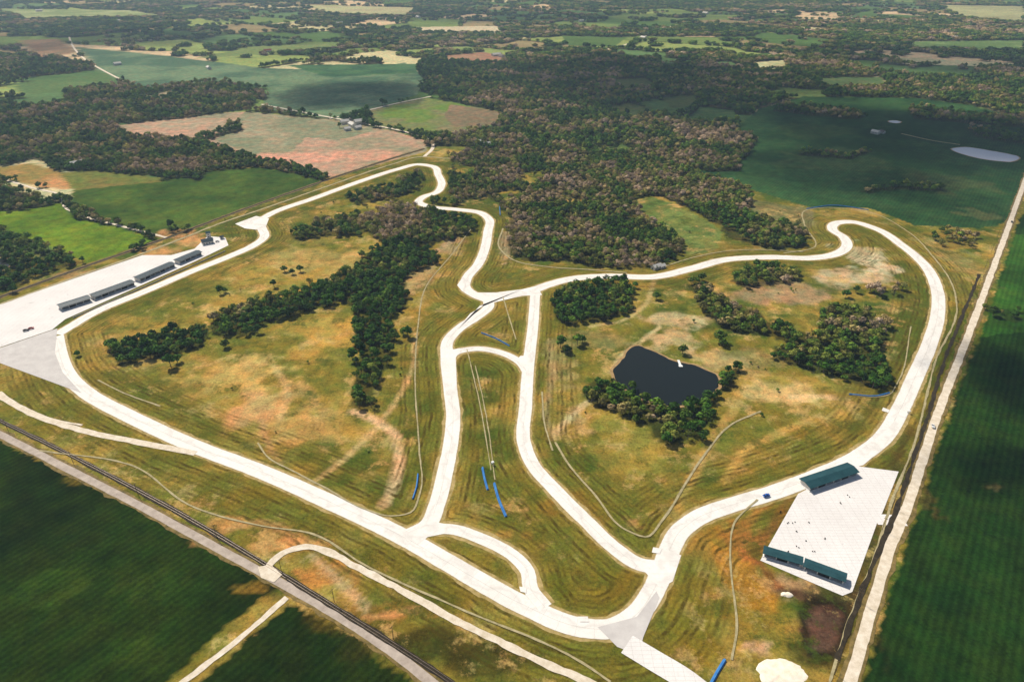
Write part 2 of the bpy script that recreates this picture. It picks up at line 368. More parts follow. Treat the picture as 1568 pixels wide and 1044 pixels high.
field_polys=[ # poly,color,color2,crop
 ([(-900,420),(0,672),(120,730),(300,822),(424,896),(340,965),(250,1044),(100,1250),(-900,1250)],(40,58,14),(26,40,10),1.1),
 ([(300,1050),(446,922),(560,988),(640,1044),(760,1250),(100,1250)],(48,62,18),(30,46,12),1.1),
 ([(1230,1250),(1312,1060),(1400,800),(1445,660),(1500,515),(1553,360),(1590,262),(1900,300),(2500,500),(2500,1250)],(38,64,22),(24,48,18),1.1),
 ([(1500,515),(1553,360),(1700,365),(1700,500)],(60,98,32),(42,74,24),1),
 ([(1060,262),(1160,168),(1230,148),(1400,150),(1480,160),(1600,190),(1580,262),(1545,340),(1500,350),(1400,345),(1330,318),(1240,318),(1150,290)],(60,92,52),(42,72,40),.8),
 ([(180,193),(260,178),(375,171),(520,184),(600,200),(652,215),(655,232),(580,252),(505,272),(400,247),(300,216),(185,208)],(186,150,132),(150,140,118),.5),
 ([(375,171),(520,184),(580,198),(520,215),(470,210),(440,240),(390,240),(330,215)],(136,136,112),(164,150,128),.5),
 ([(115,72),(250,85),(400,104),(540,110),(620,96),(650,120),(640,145),(520,184),(400,166),(415,135),(330,124),(220,138),(150,108)],(114,134,106),(80,106,86),.5),
 ([(562,168),(655,150),(768,172),(760,190),(690,210),(640,205),(570,192)],(108,130,60),(130,122,92),.5),
 ([(690,160),(768,172),(760,190),(700,195),(680,180)],(140,118,98),(126,110,88),.5),
 ([(108,290),(250,276),(320,262),(400,256),(500,274),(486,284),(370,324),(255,364),(180,345),(110,312)],(84,104,42),(60,82,34),.8),
 ([(-100,330),(60,318),(95,308),(112,330),(240,366),(135,404),(50,368),(0,350),(-100,330)],(118,140,40),(92,116,34),.8),
 ([(-60,262),(50,250),(92,264),(110,290),(60,286),(0,272)],(196,144,100),(150,128,74),0),
 ([(92,264),(150,262),(250,272),(250,278),(110,292)],(112,118,58),(130,112,66),0),
 ([(964,308),(1000,302),(1060,326),(1104,352),(1098,382),(1060,392),(1044,386),(1052,372),(1000,338)],(126,134,70),(100,114,56),.3),
 ([(1150,305),(1240,320),(1250,345),(1235,352),(1150,325)],(120,112,70),(140,128,92),0),
 ([(150,160),(265,138),(270,150),(170,165)],(170,158,138),(146,138,116),0),
 ([(20,128),(170,112),(180,130),(30,148)],(90,114,70),(104,124,80),0),
 ([(676,86),(740,80),(782,88),(760,98),(690,95)],(156,116,98),(166,136,112),0),
 ([(630,42),(760,40),(772,52),(650,50)],(196,180,156),(206,190,168),0),
 ([(440,100),(640,98),(640,112),(500,118)],(80,114,80),(60,92,70),0),
 ([(860,55),(960,58),(940,72),(870,70)],(90,114,66),(80,104,60),0),
 ([(1390,64),(1568,62),(1568,78),(1400,76)],(120,142,92),(96,120,74),0),
 ([(1150,96),(1200,92),(1205,106),(1160,108)],(214,206,170),(176,172,134),0),
 ([(1370,88),(1568,98),(1568,104),(1380,98)],(200,188,158),(170,166,134),0),
 ([(30,62),(90,60),(120,80),(60,90)],(160,128,106),(140,118,96),0),
 ([(0,14),(200,16),(260,26),(40,30)],(160,166,124),(124,140,94),0),
 ([(470,8),(640,12),(620,26),(500,22)],(178,178,138),(170,160,130),0),
 ([(1440,8),(1568,10),(1568,36),(1480,28)],(170,170,130),(150,150,116),0),
 ([(300,90),(520,76),(500,66),(380,72)],(132,142,92),(116,130,82),0),
 ([(940,122),(990,120),(1000,134),(950,138)],(78,94,56),(90,100,62),0),
 ([(1010,150),(1060,146),(1075,160),(1030,166)],(80,94,56),(100,104,66),0),
 ([(930,165),(960,158),(1000,165),(990,176),(945,176)],(78,94,56),(90,98,62),0),
 ([(1250,120),(1350,118),(1360,134),(1270,136)],(88,110,70),(100,112,76),0),
]
fld=[(GP(p),lin(a),lin(b),cr) for p,a,b,cr in field_polys]
ANG=math.radians(36.9);ca,sa=math.cos(ANG),math.sin(ANG)
farf=[f[0] for f in fld]
def farcell(x,y):
    wx=x+(fbm(x/260,y/260,31,3)-.5)*170;wy=y+(fbm(x/260+50,y/260,33,3)-.5)*170
    p=wx*ca-wy*sa;q=wx*sa+wy*ca
    cq=q/240;r=np.floor(cq);cp=p/400+hsh(r,r*0,5)*.9;c=np.floor(cp)
    e=np.minimum(np.minimum(cp-c,1-(cp-c))*400,np.minimum(cq-r,1-(cq-r))*240)
    return hsh(c,r,11),hsh(c,r,12),e
def dens(x,y):
    """woodland density and tint at world positions"""
    wx=x+(fbm(x/22,y/22,1,3)-.5)*20;wy=y+(fbm(x/22+40,y/22,2,3)-.5)*20
    d=np.zeros(x.shape);t=np.full(x.shape,.4)
    infield=np.zeros(x.shape,bool)
    far=(y>1180)|((x<-420)&(y>720))|((x>900)&(y>900))
    for poly in farf: infield|=inpoly(wx,wy,poly)
    n=fbm(x/420,y/420,21,4)
    h1,h2,e=farcell(x,y)
    thr=np.where(y>2500,.565,.53)
    fw=(n>thr)|((h1>.82)&(y<3000))|((e<10)&(h2>.25))
    fw|=(x>-250)&(x<2300)&(y<2400)&(n>.40)&(y>1180)
    fw|=(fbm(x/70,y/70,27,3)>.66)
    d[far&fw&~infield]=1
    t[far]=np.clip((fbm(x/300,y/300,61,3)[far]-.3)*1.4,0,1)
    for poly,tt,dd in fpol:
        m=inpoly(wx,wy,poly);d[m]=dd;t[m]=tt
    for poly in holes: d[inpoly(wx,wy,poly)]=.05
    return d,t
# ------------------------------------------------------------------ GROUND sheet
def axis_x():
    def side(x,sg):
        s=3;o=[]
        while abs(x)<16000:
            s=min(s*1.027,24) if abs(x)<4500 else s*1.12
            x+=s*sg;o.append(x)
        return o
    return np.array(side(-520,-1)[::-1]+list(np.arange(-520,700.1,3.0))+side(700,1))
def axis_y():
    y=-3000;a=[]
    while y<120: a.append(y);y+=max(4,(150-y)*.12)
    y=120
    while y<30000: a.append(y);y+=max(2.7,y*.0042)
    return np.array(a)
ax,ay=axis_x(),axis_y();nx,ny=len(ax),len(ay)
X,Y=np.meshgrid(ax,ay);X=X.ravel();Y=Y.ravel()
n1=fbm(X/60,Y/60,3,5);n2=fbm(X/16,Y/16,4,4);n3=fbm(X/200,Y/200,9,3)
def blend(c,m,col):
    c+= (np.asarray(col)-c)*m[:,None]
green=lin((84,96,34));gold=lin((164,138,66));olive=lin((124,116,46))
C=np.zeros((len(X),3));
def ss(a,b,x):
    t=np.clip((x-a)/(b-a),0,1);return t*t*(3-2*t)
C[:]=olive
blend(C,ss(.45,.62,n1),gold);blend(C,ss(.51,.35,n3*.5+n2*.5),green)
far=ss(1120,1250,Y)+ss(-400,-520,X)*(Y>700)+ss(850,1000,X)*(Y>800);far=np.clip(far,0,1)
h1,h2,e=farcell(X,Y)
pal=np.array([lin(c) for c in((112,130,74),(84,110,60),(204,178,150),(146,130,98),(80,106,64),(142,154,92),(200,188,152),(94,120,78))])
fc=pal[(h2*7.99).astype(int)]*(.7+.6*fbm(X/120,Y/40,44,4))[:,None]
C+= (fc-C)*far[:,None]
wx=X+(n2-.5)*9;wy=Y+(fbm(X/16+70,Y/16,6,4)-.5)*9
crop=np.zeros(len(X))
for poly,a,b,cr in fld:
    m=inpoly(wx,wy,poly);k=ss(.38,.62,n1*.6+n3*.4)[m][:,None]
    C[m]=a*(1-k)+b*k;crop[m]=cr
blobs=[(395,625,75,35,(210,160,110),.9),(370,575,60,25,(214,172,104),.8),(500,520,50,40,(200,158,80),.7),(470,655,60,30,(200,156,94),.7),(480,400,80,22,(190,158,96),.7),(420,450,60,20,(170,142,72),.5),(560,640,40,40,(170,140,66),.5),(300,590,60,20,(196,158,90),.6),(220,560,30,12,(200,160,96),.5),
(250,600,60,14,(90,98,30),.7),(480,600,60,30,(140,124,50),.4),(250,470,90,12,(110,110,38),.7),(330,440,60,10,(100,104,38),.6),(280,560,50,16,(180,148,78),.6),(490,700,50,22,(104,104,34),.6),(230,500,60,8,(160,132,60),.6),
(1040,490,50,12,(210,182,144),.8),(1030,525,45,15,(206,176,136),.8),(1200,450,75,22,(176,142,112),.85),(1330,400,35,28,(220,198,168),.95),(1300,425,70,14,(206,178,146),.9),(1190,600,60,18,(218,180,124),.9),(1240,608,45,8,(224,190,144),.9),(1100,550,40,16,(196,168,122),.7),
(960,690,60,45,(166,144,68),.7),(930,640,45,20,(144,134,58),.6),(1000,620,90,50,(120,118,52),.3),(860,560,25,40,(176,152,100),.7),(880,640,30,25,(196,166,120),.6),(970,800,18,10,(206,146,94),.9),(1040,760,30,35,(170,136,64),.5),(900,520,50,16,(160,140,90),.6),
(1150,700,60,25,(170,134,62),.5),(1250,640,80,25,(130,112,44),.6),(1340,530,50,60,(80,92,36),.7),(1150,550,50,20,(150,130,90),.5),(1330,610,60,30,(110,104,44),.6),(1400,470,25,50,(92,98,38),.5),
(440,835,50,12,(214,154,96),.95),(500,880,60,22,(190,132,72),.8),(600,935,60,12,(176,120,60),.6),(350,800,50,10,(200,150,92),.9),(150,730,60,12,(130,112,46),.5),(380,760,90,16,(120,104,34),.5),
(880,780,50,30,(164,112,48),.6),(760,820,60,14,(200,136,70),.8),(850,900,50,35,(112,104,28),.6),(930,900,40,30,(146,114,38),.6),(700,900,80,30,(100,98,30),.5),
(1130,870,40,80,(190,130,50),.7),(1170,960,50,70,(136,110,32),.5),(1210,900,40,20,(200,160,130),.6),(1160,990,25,14,(210,164,134),.8),(1060,960,40,60,(156,122,36),.5),
(1245,1000,60,40,(52,50,18),.85),(1262,910,60,14,(64,50,34),.8),(1330,960,14,60,(56,48,26),.7),(1180,780,30,12,(90,80,30),.6),(1140,830,30,30,(186,104,58),.7),(1060,830,14,20,(180,120,60),.5),
(650,440,25,90,(170,134,62),.6),(640,420,25,30,(194,156,116),.7),(690,375,20,20,(190,150,120),.6),(760,400,14,40,(130,120,56),.4),(775,370,10,25,(186,154,130),.9),(690,470,20,40,(150,130,56),.5),
(300,370,50,8,(200,152,102),.9),(250,385,50,8,(200,150,100),.8),(150,420,60,6,(190,150,110),.6),(270,360,30,8,(204,146,104),.8),(60,510,40,6,(190,150,110),.3),
(570,290,60,8,(130,120,60),.5),(470,330,40,8,(118,110,48),.6),(520,345,60,10,(100,104,42),.5),(470,365,40,8,(150,130,70),.5),
(450,242,70,10,(212,156,138),.95),(560,240,60,8,(210,154,134),.9),(280,190,70,8,(176,156,136),.7),(470,190,60,8,(126,128,106),.6),
(1440,420,20,40,(140,124,76),.5),(1470,400,30,30,(150,136,92),.5),(1400,740,14,60,(90,74,40),.7),(650,990,120,35,(54,52,18),.85),(520,950,70,20,(90,76,28),.6),(760,1010,80,25,(56,54,20),.8),(620,905,30,14,(150,110,60),.5),
(1500,330,30,10,(130,122,80),.4),(1480,640,20,60,(44,64,24),.4),(1520,745,14,5,(150,130,80),.6),(80,900,60,30,(60,80,22),.6),(200,1000,60,30,(54,74,22),.6),(150,820,70,20,(34,52,14),.5),(380,900,30,8,(150,120,50),.6),(230,900,50,20,(58,76,24),.5),
(1300,250,90,20,(84,100,60),.5),(1450,280,80,16,(90,96,60),.5),(1250,200,60,12,(76,96,52),.5)]
for u,v,ru,rv,c,s in blobs:
    cx,cy,rx,ry=ell(u,v,ru,rv)
    ix=np.nonzero((np.abs(X-cx)<rx*2)&(np.abs(Y-cy)<ry*2))[0]
    x_=X[ix];y_=Y[ix]
    d=np.sqrt(((x_-cx)/rx)**2+((y_-cy)/ry)**2)
    d=d+(fbm(x_/(rx*.5),y_/(rx*.5),17,4)-.5)*1.6+(n2[ix]-.5)*.9
    m_=ss(1.1,.65,d)*s*(.5+1.0*(n2[ix])).clip(0,1)
    C[ix]+=(lin(c)-C[ix])*m_[:,None]
def segdist(x,y,pl):
    D=np.full(x.shape,1e9)
    px=pl[:,0];py=pl[:,1]
    idx=np.nonzero((x>px.min()-40)&(x<px.max()+40)&(y>py.min()-40)&(y<py.max()+40))[0]
    xx=x[idx];yy=y[idx];d=np.full(len(idx),1e9)
    for i in range(len(pl)-1):
        ax_,ay_=pl[i];dx,dy=pl[i+1]-pl[i];L=dx*dx+dy*dy+1e-9
        t=np.clip(((xx-ax_)*dx+(yy-ay_)*dy)/L,0,1)
        d=np.minimum(d,(xx-ax_-t*dx)**2+(yy-ay_-t*dy)**2)
    D[idx]=np.sqrt(d);return D
trails=[([(480,738),(530,700),(578,652),(610,610),(630,570),(636,510)],3.4,(206,166,114),.95),
 ([(540,630),(570,640),(598,660),(612,690),(606,730),(588,772)],5,(226,182,142),1),
 ([(398,640),(412,680),(430,712)],3,(200,150,110),.7),
 ([(840,520),(846,580),(838,640),(850,672)],3.4,(200,166,124),.8),([(850,665),(880,632),(905,612)],3.4,(216,186,144),.9),
 ([(905,500),(950,492),(985,470),(1000,430)],3.2,(200,170,120),.8),
 ([(938,570),(950,545),(975,528),(1010,500)],3.2,(210,182,140),.8),
 ([(1030,790),(1060,730),(1100,660),(1130,600),(1120,580)],5,(196,156,90),.7),
 ([(1110,740),(1140,690),(1200,660),(1290,630)],4.5,(200,160,88),.8),
 ([(480,850),(520,890),(560,930)],3.4,(220,180,140),.7),([(560,945),(640,932)],3,(206,146,94),.9),
 ([(200,520),(240,470),(260,450)],3,(150,126,60),.6),([(1175,770),(1145,800),(1140,850)],4,(206,130,70),.7),
 ([(1190,900),(1230,915),(1290,925)],5,(70,50,40),.8),([(655,395),(690,370),(722,345)],5,(200,164,130),.7),
 ([(160,570),(230,600),(300,640),(400,690)],3.5,(80,88,26),.7),
 ([(1280,620),(1180,700),(1060,760)],3,(150,120,44),.5),([(1390,520),(1350,600),(1290,680)],5,(80,86,32),.7),
 ([(1190,895),(1160,850),(1180,810),(1215,755)],4,(150,94,52),.8),
 ([(300,830),(380,800),(480,835)],4,(200,150,100),.6),([(430,640),(440,600),(420,560)],4,(210,174,124),.6),
 ([(1395,655),(1365,720),(1345,800),(1300,930)],4,(84,60,36),.7)]
for l,w,c,s in trails:
    d=segdist(wx*.4+X*.6,wy*.4+Y*.6,smooth(GP(l),8));blend(C,ss(w*1.0,w*.4,d)*s,lin(c))
bas=smooth(GP([(1232,930),(1262,920),(1292,932),(1294,970),(1278,1000),(1244,1000),(1232,965)]),3,True)
m=inpoly(wx,wy,[tuple(p) for p in bas]);C[m]=lin((104,74,62))*(.5+1.1*n2[m])[:,None]
d=segdist(X,Y,bas);blend(C,ss(4,1.2,d)*.9,lin((38,36,20)))
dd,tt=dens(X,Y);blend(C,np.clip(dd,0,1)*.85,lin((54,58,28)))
D=np.full(len(X),200.0)
near=np.nonzero((X>-560)&(X<720)&(Y>150)&(Y<1250))[0]
for i in near: D[i]=kd.find((X[i],Y[i],0))[2]
mow=ss(52,30,D)*ss(5,8,D)
inside=np.zeros(len(X),bool)
for poly,a,b,cr in fld[:13]: inside|=inpoly(X,Y,poly)
mow[inside|(dd>.2)]=0
dry=np.where(inside|(dd>.2)|(far>.3),0,1.0)*ss(9,30,D)
blend(C,ss(11,6.5,D)*.4*(~inside),lin((170,148,84)))
blend(C,(ss(34,16,D)*ss(6,12,D))*.3*(~inside),lin((112,106,32)))
me=bpy.data.meshes.new('ground_mesh')
me.vertices.add(nx*ny);co=np.zeros((nx*ny,3));co[:,0]=X;co[:,1]=Y;me.vertices.foreach_set('co',co.ravel())
ii,jj=np.meshgrid(np.arange(nx-1),np.arange(ny-1));a=(jj*nx+ii).ravel()
q=np.stack([a,a+1,a+nx+1,a+nx],1).ravel();nf=len(a)
me.loops.add(nf*4);me.loops.foreach_set('vertex_index',q);me.polygons.add(nf)
me.polygons.foreach_set('loop_start',np.arange(nf)*4)
me.update(calc_edges=True)
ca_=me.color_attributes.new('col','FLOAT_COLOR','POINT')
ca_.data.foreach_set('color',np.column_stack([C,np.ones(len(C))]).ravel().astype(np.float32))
for nm,arr in(('dtrack',D),('mow',mow),('crop',crop),('dry',dry)):
    at=me.attributes.new(nm,'FLOAT','POINT');at.data.foreach_set('value',arr.astype(np.float32))
gm,nt,b=newmat('grassland')
def attr(n_):
    q=nt.nodes.new('ShaderNodeAttribute');q.attribute_name=n_;return q
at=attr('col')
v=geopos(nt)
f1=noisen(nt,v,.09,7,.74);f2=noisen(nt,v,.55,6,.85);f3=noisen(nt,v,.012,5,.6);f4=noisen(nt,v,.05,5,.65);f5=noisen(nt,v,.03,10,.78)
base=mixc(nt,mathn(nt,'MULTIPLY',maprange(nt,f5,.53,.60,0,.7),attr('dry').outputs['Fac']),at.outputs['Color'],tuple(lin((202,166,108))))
base=mixc(nt,mathn(nt,'MULTIPLY',maprange(nt,f5,.46,.40,0,.7),attr('dry').outputs['Fac']),base,tuple(lin((76,88,30))))
k=mathn(nt,'ADD',mathn(nt,'MULTIPLY',f1,1.5),mathn(nt,'MULTIPLY',f2,1.9))
k=maprange(nt,k,1.2,2.2,.28,1.66)
col=mixc(nt,1.0,base,k,'MULTIPLY')
warm=mixc(nt,1.0,col,(1.16,.99,.84),'MULTIPLY');cool=mixc(nt,1.0,col,(.80,.98,.86),'MULTIPLY')
col=mixc(nt,maprange(nt,f4,.4,.62,0,1),cool,warm)
da=attr('dtrack');mo=attr('mow');cr=attr('crop')
w=mathn(nt,'ADD',mathn(nt,'MULTIPLY',da.outputs['Fac'],1.7),mathn(nt,'MULTIPLY',f4,10.0))
s=mathn(nt,'SINE',w)
s2=mathn(nt,'SINE',mathn(nt,'ADD',mathn(nt,'MULTIPLY',da.outputs['Fac'],.62),mathn(nt,'MULTIPLY',f3,20.0)))
s=mathn(nt,'ADD',mathn(nt,'MULTIPLY',s,.6),mathn(nt,'MULTIPLY',s2,.5))
s=maprange(nt,s,-.4,.7,0,1)
s=mathn(nt,'MULTIPLY',s,maprange(nt,f1,.42,.58,.1,1.3))
fac=mathn(nt,'MULTIPLY',mathn(nt,'MULTIPLY',s,mo.outputs['Fac']),.7,True)
col=mixc(nt,fac,col,tuple(lin((72,60,18))))
mp=nt.nodes.new('ShaderNodeMapping');mp.inputs['Rotation'].default_value=(0,0,ANG);nt.links.new(v,mp.inputs[0])
sx=nt.nodes.new('ShaderNodeSeparateXYZ');nt.links.new(mp.outputs[0],sx.inputs[0])
rw=mathn(nt,'SINE',mathn(nt,'ADD',mathn(nt,'MULTIPLY',sx.outputs[0],1.5),mathn(nt,'MULTIPLY',f4,3.0)))
rw2=mathn(nt,'SINE',mathn(nt,'ADD',mathn(nt,'MULTIPLY',sx.outputs[0],.24),mathn(nt,'MULTIPLY',f3,14.0)))
rw=mathn(nt,'ADD',mathn(nt,'MULTIPLY',rw,.16),mathn(nt,'MULTIPLY',rw2,.07))
rw=mathn(nt,'ADD',mathn(nt,'MULTIPLY',rw,cr.outputs['Fac']),1.0)
col=mixc(nt,1.0,col,rw,'MULTIPLY')
nt.links.new(col,b.inputs['Base Color']);b.inputs['Roughness'].default_value=1;b.inputs['Specular IOR Level'].default_value=0.0
bp=nt.nodes.new('ShaderNodeBump');bp.inputs['Strength'].default_value=.7;bp.inputs['Distance'].default_value=1.0
nt.links.new(f2,bp.inputs['Height']);nt.links.new(bp.outputs[0],b.inputs['Normal'])
me.materials.append(gm)
g=bpy.data.objects.new('ground',me);scene.collection.objects.link(g)
# ------------------------------------------------------------------ water
wm,nt,b=newmat('pond_water');b.inputs['Roughness'].default_value=.2;b.inputs['Specular IOR Level'].default_value=.2
b.inputs['Base Color'].default_value=(.010,.014,.013,1)
bp=nt.nodes.new('ShaderNodeBump');bp.inputs['Strength'].default_value=.2;nt.links.new(noisen(nt,geopos(nt),.8,4),bp.inputs['Height']);nt.links.new(bp.outputs[0],b.inputs['Normal'])
def pond(pts,mat=wm,rim=2.5):
    c=smooth(GP(pts),3,True);c=c+(np.column_stack([fbm(c[:,0]/8,c[:,1]/8,3,3),fbm(c[:,0]/8+9,c[:,1]/8,4,3)])-.5)*4
    ctr=c.mean(0);o=ctr+(c-ctr)*(1+rim/np.linalg.norm(c-ctr,axis=1)[:,None])
    flat('pond_bank',[tuple(p) for p in o],M['dirt'],z=0,raw=True)
    flat('pond',[tuple(p) for p in c],mat,z=.03,raw=True)
pond([(938,572),(955,548),(978,530),(1000,538),(1025,550),(1070,562),(1099,578),(1093,600),(1068,616),(1030,621),(985,612),(955,596)])
wl_,nt,b=newmat('silty_pond_water');b.inputs['Roughness'].default_value=.25;b.inputs['Base Color'].default_value=(*lin((200,200,210)),1)
pond([(1458,228),(1480,226),(1520,232),(1558,240),(1546,248),(1505,244)],wl_,2)
pond([(1360,187),(1370,185),(1380,187),(1370,189)],wl_,2)
pond([(-30,398),(5,396),(18,404),(8,413),(-30,416)])
d0=G(1040,556);db=MB();db.box(-1,1,-4,4,.5,.65);[db.box(x,x+.2,y,y+.2,-.1,.5) for x in(-.9,.7) for y in(-3.8,0,3.6)];db.box(-1.6,1.6,-6.6,-4,.5,.65)
e=empty('fishing_dock',(d0[0],d0[1],.1));db.obj('deck',[M['white']],e)
def heap(name,u,v,ru,rv,h,mat):
    cx,cy,rx,ry=ell(u,v,ru,rv);V=[];Fc=[];R=14;S=48
    for r in range(R+1):
        for s_ in range(S):
            t=2*math.pi*s_/S;q=r/R
            wob=1+.35*(float(fbm(np.array([math.cos(t)*2+5]),np.array([math.sin(t)*2+u]),3,4)[0])-.5)*2
            x=cx+rx*q*wob*math.cos(t);y=cy+ry*q*wob*math.sin(t)
            z=h*(1-q*q)*(.6+.8*float(fbm(np.array([x/4]),np.array([y/4]),8,3)[0]))+.03
            if r==R: z=-.05
            V.append((x,y,z))
    for r in range(R):
        for s_ in range(S): Fc.append((r*S+s_,(r+1)*S+s_,(r+1)*S+(s_+1)%S,r*S+(s_+1)%S))
    mkobj(name,V,Fc,mat)
heap('sand_stockpile',1198,1032,36,24,.6,M['sand'])
heap('sand_stockpile',1205,910,10,4,.8,M['sand'])
# ------------------------------------------------------------------ TREES
lm,nt,b=newmat('foliage')
ta=nt.nodes.new('ShaderNodeAttribute');ta.attribute_name='tint';ta.attribute_type='INSTANCER'
oi=nt.nodes.new('ShaderNodeObjectInfo')
tf=mathn(nt,'ADD',ta.outputs['Fac'],mathn(nt,'MULTIPLY',mathn(nt,'SUBTRACT',oi.outputs['Random'],.5),.6),True)
col=ramp(nt,tf,[(0,tuple(lin((56,92,24)))),(.3,tuple(lin((92,120,36)))),(.6,tuple(lin((130,132,56)))),(.8,tuple(lin((164,144,96)))),(1,tuple(lin((180,158,132))))])
r2=mathn(nt,'FRACT',mathn(nt,'MULTIPLY',oi.outputs['Random'],37.7))
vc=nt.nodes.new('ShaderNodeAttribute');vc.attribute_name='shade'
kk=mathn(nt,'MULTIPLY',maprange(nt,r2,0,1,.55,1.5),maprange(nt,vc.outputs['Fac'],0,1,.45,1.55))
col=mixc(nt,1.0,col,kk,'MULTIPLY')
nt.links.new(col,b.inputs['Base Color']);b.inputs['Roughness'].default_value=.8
bark=noisy('bark',(90,80,68),(124,112,100),2)
protos=bpy.data.collections.new('tree_kinds')
def tree_mesh(name,seed,n,h=10,r=4.6,leaf=1.0,limbs=5):
    R=np.random.default_rng(seed);mb=MB()
    mb.cyl(0,.35,.2,(0,0,-.2),(0,0,h*.45),6,1)
    lobes=[]
    for i in range(limbs):
        t=2*math.pi*(i+R.uniform(-.3,.3))/limbs;rr_=r*R.uniform(.35,.6)
        c=(math.cos(t)*rr_,math.sin(t)*rr_,h*R.uniform(.48,.7))
        lobes.append((c,r*R.uniform(.42,.62)));mb.cyl(0,.18,.06,(0,0,h*R.uniform(.25,.42)),c,4,1)
    lobes.append(((R.uniform(-.6,.6),R.uniform(-.6,.6),h*.78),r*R.uniform(.45,.6)));mb.cyl(0,.2,.06,(0,0,h*.45),lobes[-1][0],4,1)
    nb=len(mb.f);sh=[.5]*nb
    for i in range(n):
        c,lr=lobes[R.integers(len(lobes))]
        d=R.normal(size=3);d/=np.linalg.norm(d);d[2]=d[2]*.8+.12
        p=np.array(c)+d*lr*R.uniform(.55,1.08)*np.array([1,1,.85])
        nn=d+R.normal(size=3)*.45;nn/=np.linalg.norm(nn)
        a=np.cross(nn,R.normal(size=3));a/=np.linalg.norm(a)+1e-9;bb=np.cross(nn,a)
        s_=leaf*R.uniform(.5,1.15);bi=len(mb.v);k=5
        ph=R.uniform(0,6.28)
        for j in range(k):
            t=ph+2*math.pi*j/k;rj=s_*R.uniform(.6,1.1)
            mb.v.append(tuple(p+a*math.cos(t)*rj+bb*math.sin(t)*rj+nn*R.uniform(-.25,.25)*s_))
        mb.v.append(tuple(p+nn*s_*.35))
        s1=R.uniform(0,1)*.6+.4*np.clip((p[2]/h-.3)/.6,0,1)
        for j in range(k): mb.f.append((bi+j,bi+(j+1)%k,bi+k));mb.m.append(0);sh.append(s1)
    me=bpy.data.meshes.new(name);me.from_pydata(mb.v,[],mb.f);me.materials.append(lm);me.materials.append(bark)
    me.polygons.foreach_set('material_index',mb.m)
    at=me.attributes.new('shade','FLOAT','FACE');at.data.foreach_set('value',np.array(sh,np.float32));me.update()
    return me
tms=[tree_mesh('tree_a',1,230),tree_mesh('tree_b',2,260,11,4.2),tree_mesh('tree_c',3,200,8.5,4.8,1.0,6),tree_mesh('tree_d',4,110,10,4.0,.75,7),tree_mesh('tree_e',5,180,7,3.4,.9,4)]
farm=[tree_mesh('far_canopy_a',11,110,9,9,2.4,7),tree_mesh('far_canopy_b',12,100,8,10,2.4,8)]
for i,m_ in enumerate(tms+farm):
    o=bpy.data.objects.new('kind_%02d'%i,m_);protos.objects.link(o)
def gn():
    ng=bpy.data.node_groups.new('scatter_trees','GeometryNodeTree')
    ng.interface.new_socket('Geometry',in_out='INPUT',socket_type='NodeSocketGeometry')
    ng.interface.new_socket('Geometry',in_out='OUTPUT',socket_type='NodeSocketGeometry')
    gi=ng.nodes.new('NodeGroupInput');go=ng.nodes.new('NodeGroupOutput')
    ci=ng.nodes.new('GeometryNodeCollectionInfo');ci.inputs['Collection'].default_value=protos
    ci.inputs['Separate Children'].default_value=True;ci.inputs['Reset Children'].default_value=True
    ip=ng.nodes.new('GeometryNodeInstanceOnPoints');ip.inputs['Pick Instance'].default_value=True
    def na(n_,t):
        q=ng.nodes.new('GeometryNodeInputNamedAttribute');q.data_type=t;q.inputs['Name'].default_value=n_
        return q.outputs['Attribute']
    L=ng.links.new
    L(gi.outputs[0],ip.inputs['Points']);L(ci.outputs[0],ip.inputs['Instance'])
    L(na('kind','INT'),ip.inputs['Instance Index']);L(na('rotv','FLOAT_VECTOR'),ip.inputs['Rotation']);L(na('scl','FLOAT_VECTOR'),ip.inputs['Scale'])
    L(ip.outputs[0],go.inputs[0]);return ng
NG=gn()
def scatter(name,pts,tint,kind,scl):
    n=len(pts)
    if n==0:return
    me=bpy.data.meshes.new(name);me.vertices.add(n);me.vertices.foreach_set('co',np.column_stack([pts,np.zeros(n)]).ravel())
    a=me.attributes.new('tint','FLOAT','POINT');a.data.foreach_set('value',tint.astype(np.float32))
    a=me.attributes.new('kind','INT','POINT');a.data.foreach_set('value',kind.astype(np.int32))
    a=me.attributes.new('rotv','FLOAT_VECTOR','POINT');a.data.foreach_set('vector',np.column_stack([rng.uniform(-.08,.08,n),rng.uniform(-.08,.08,n),rng.uniform(0,6.28,n)]).ravel().astype(np.float32))
    a=me.attributes.new('scl','FLOAT_VECTOR','POINT');a.data.foreach_set('vector',np.column_stack([scl,scl,scl*rng.uniform(.85,1.15,n)]).ravel().astype(np.float32))
    me.update();o=bpy.data.objects.new(name,me);scene.collection.objects.link(o)
    md=o.modifiers.new('scatter','NODES');md.node_group=NG
def zone(x0,x1,y0,y1,sp):
    gx,gy=np.meshgrid(np.arange(x0,x1,sp),np.arange(y0,y1,sp));gx=gx.ravel();gy=gy.ravel()
    gx=gx+rng.uniform(-.48,.48,len(gx))*sp;gy=gy+rng.uniform(-.48,.48,len(gy))*sp
    k=np.abs(gx)<gy*.9+220;gx=gx[k];gy=gy[k]
    d,t=dens(gx,gy)
    cl=fbm(gx/26,gy/26,71,3);keep=(rng.uniform(0,1,len(gx))<d)&(cl>.25)
    return gx[keep],gy[keep],t[keep]
def trk_ok(x,y,dmin):
    r=np.ones(len(x),bool)
    for i in range(len(x)):
        if y[i]<1200 and abs(x[i])<750: r[i]=kd.find((x[i],y[i],0))[2]>dmin
    return r
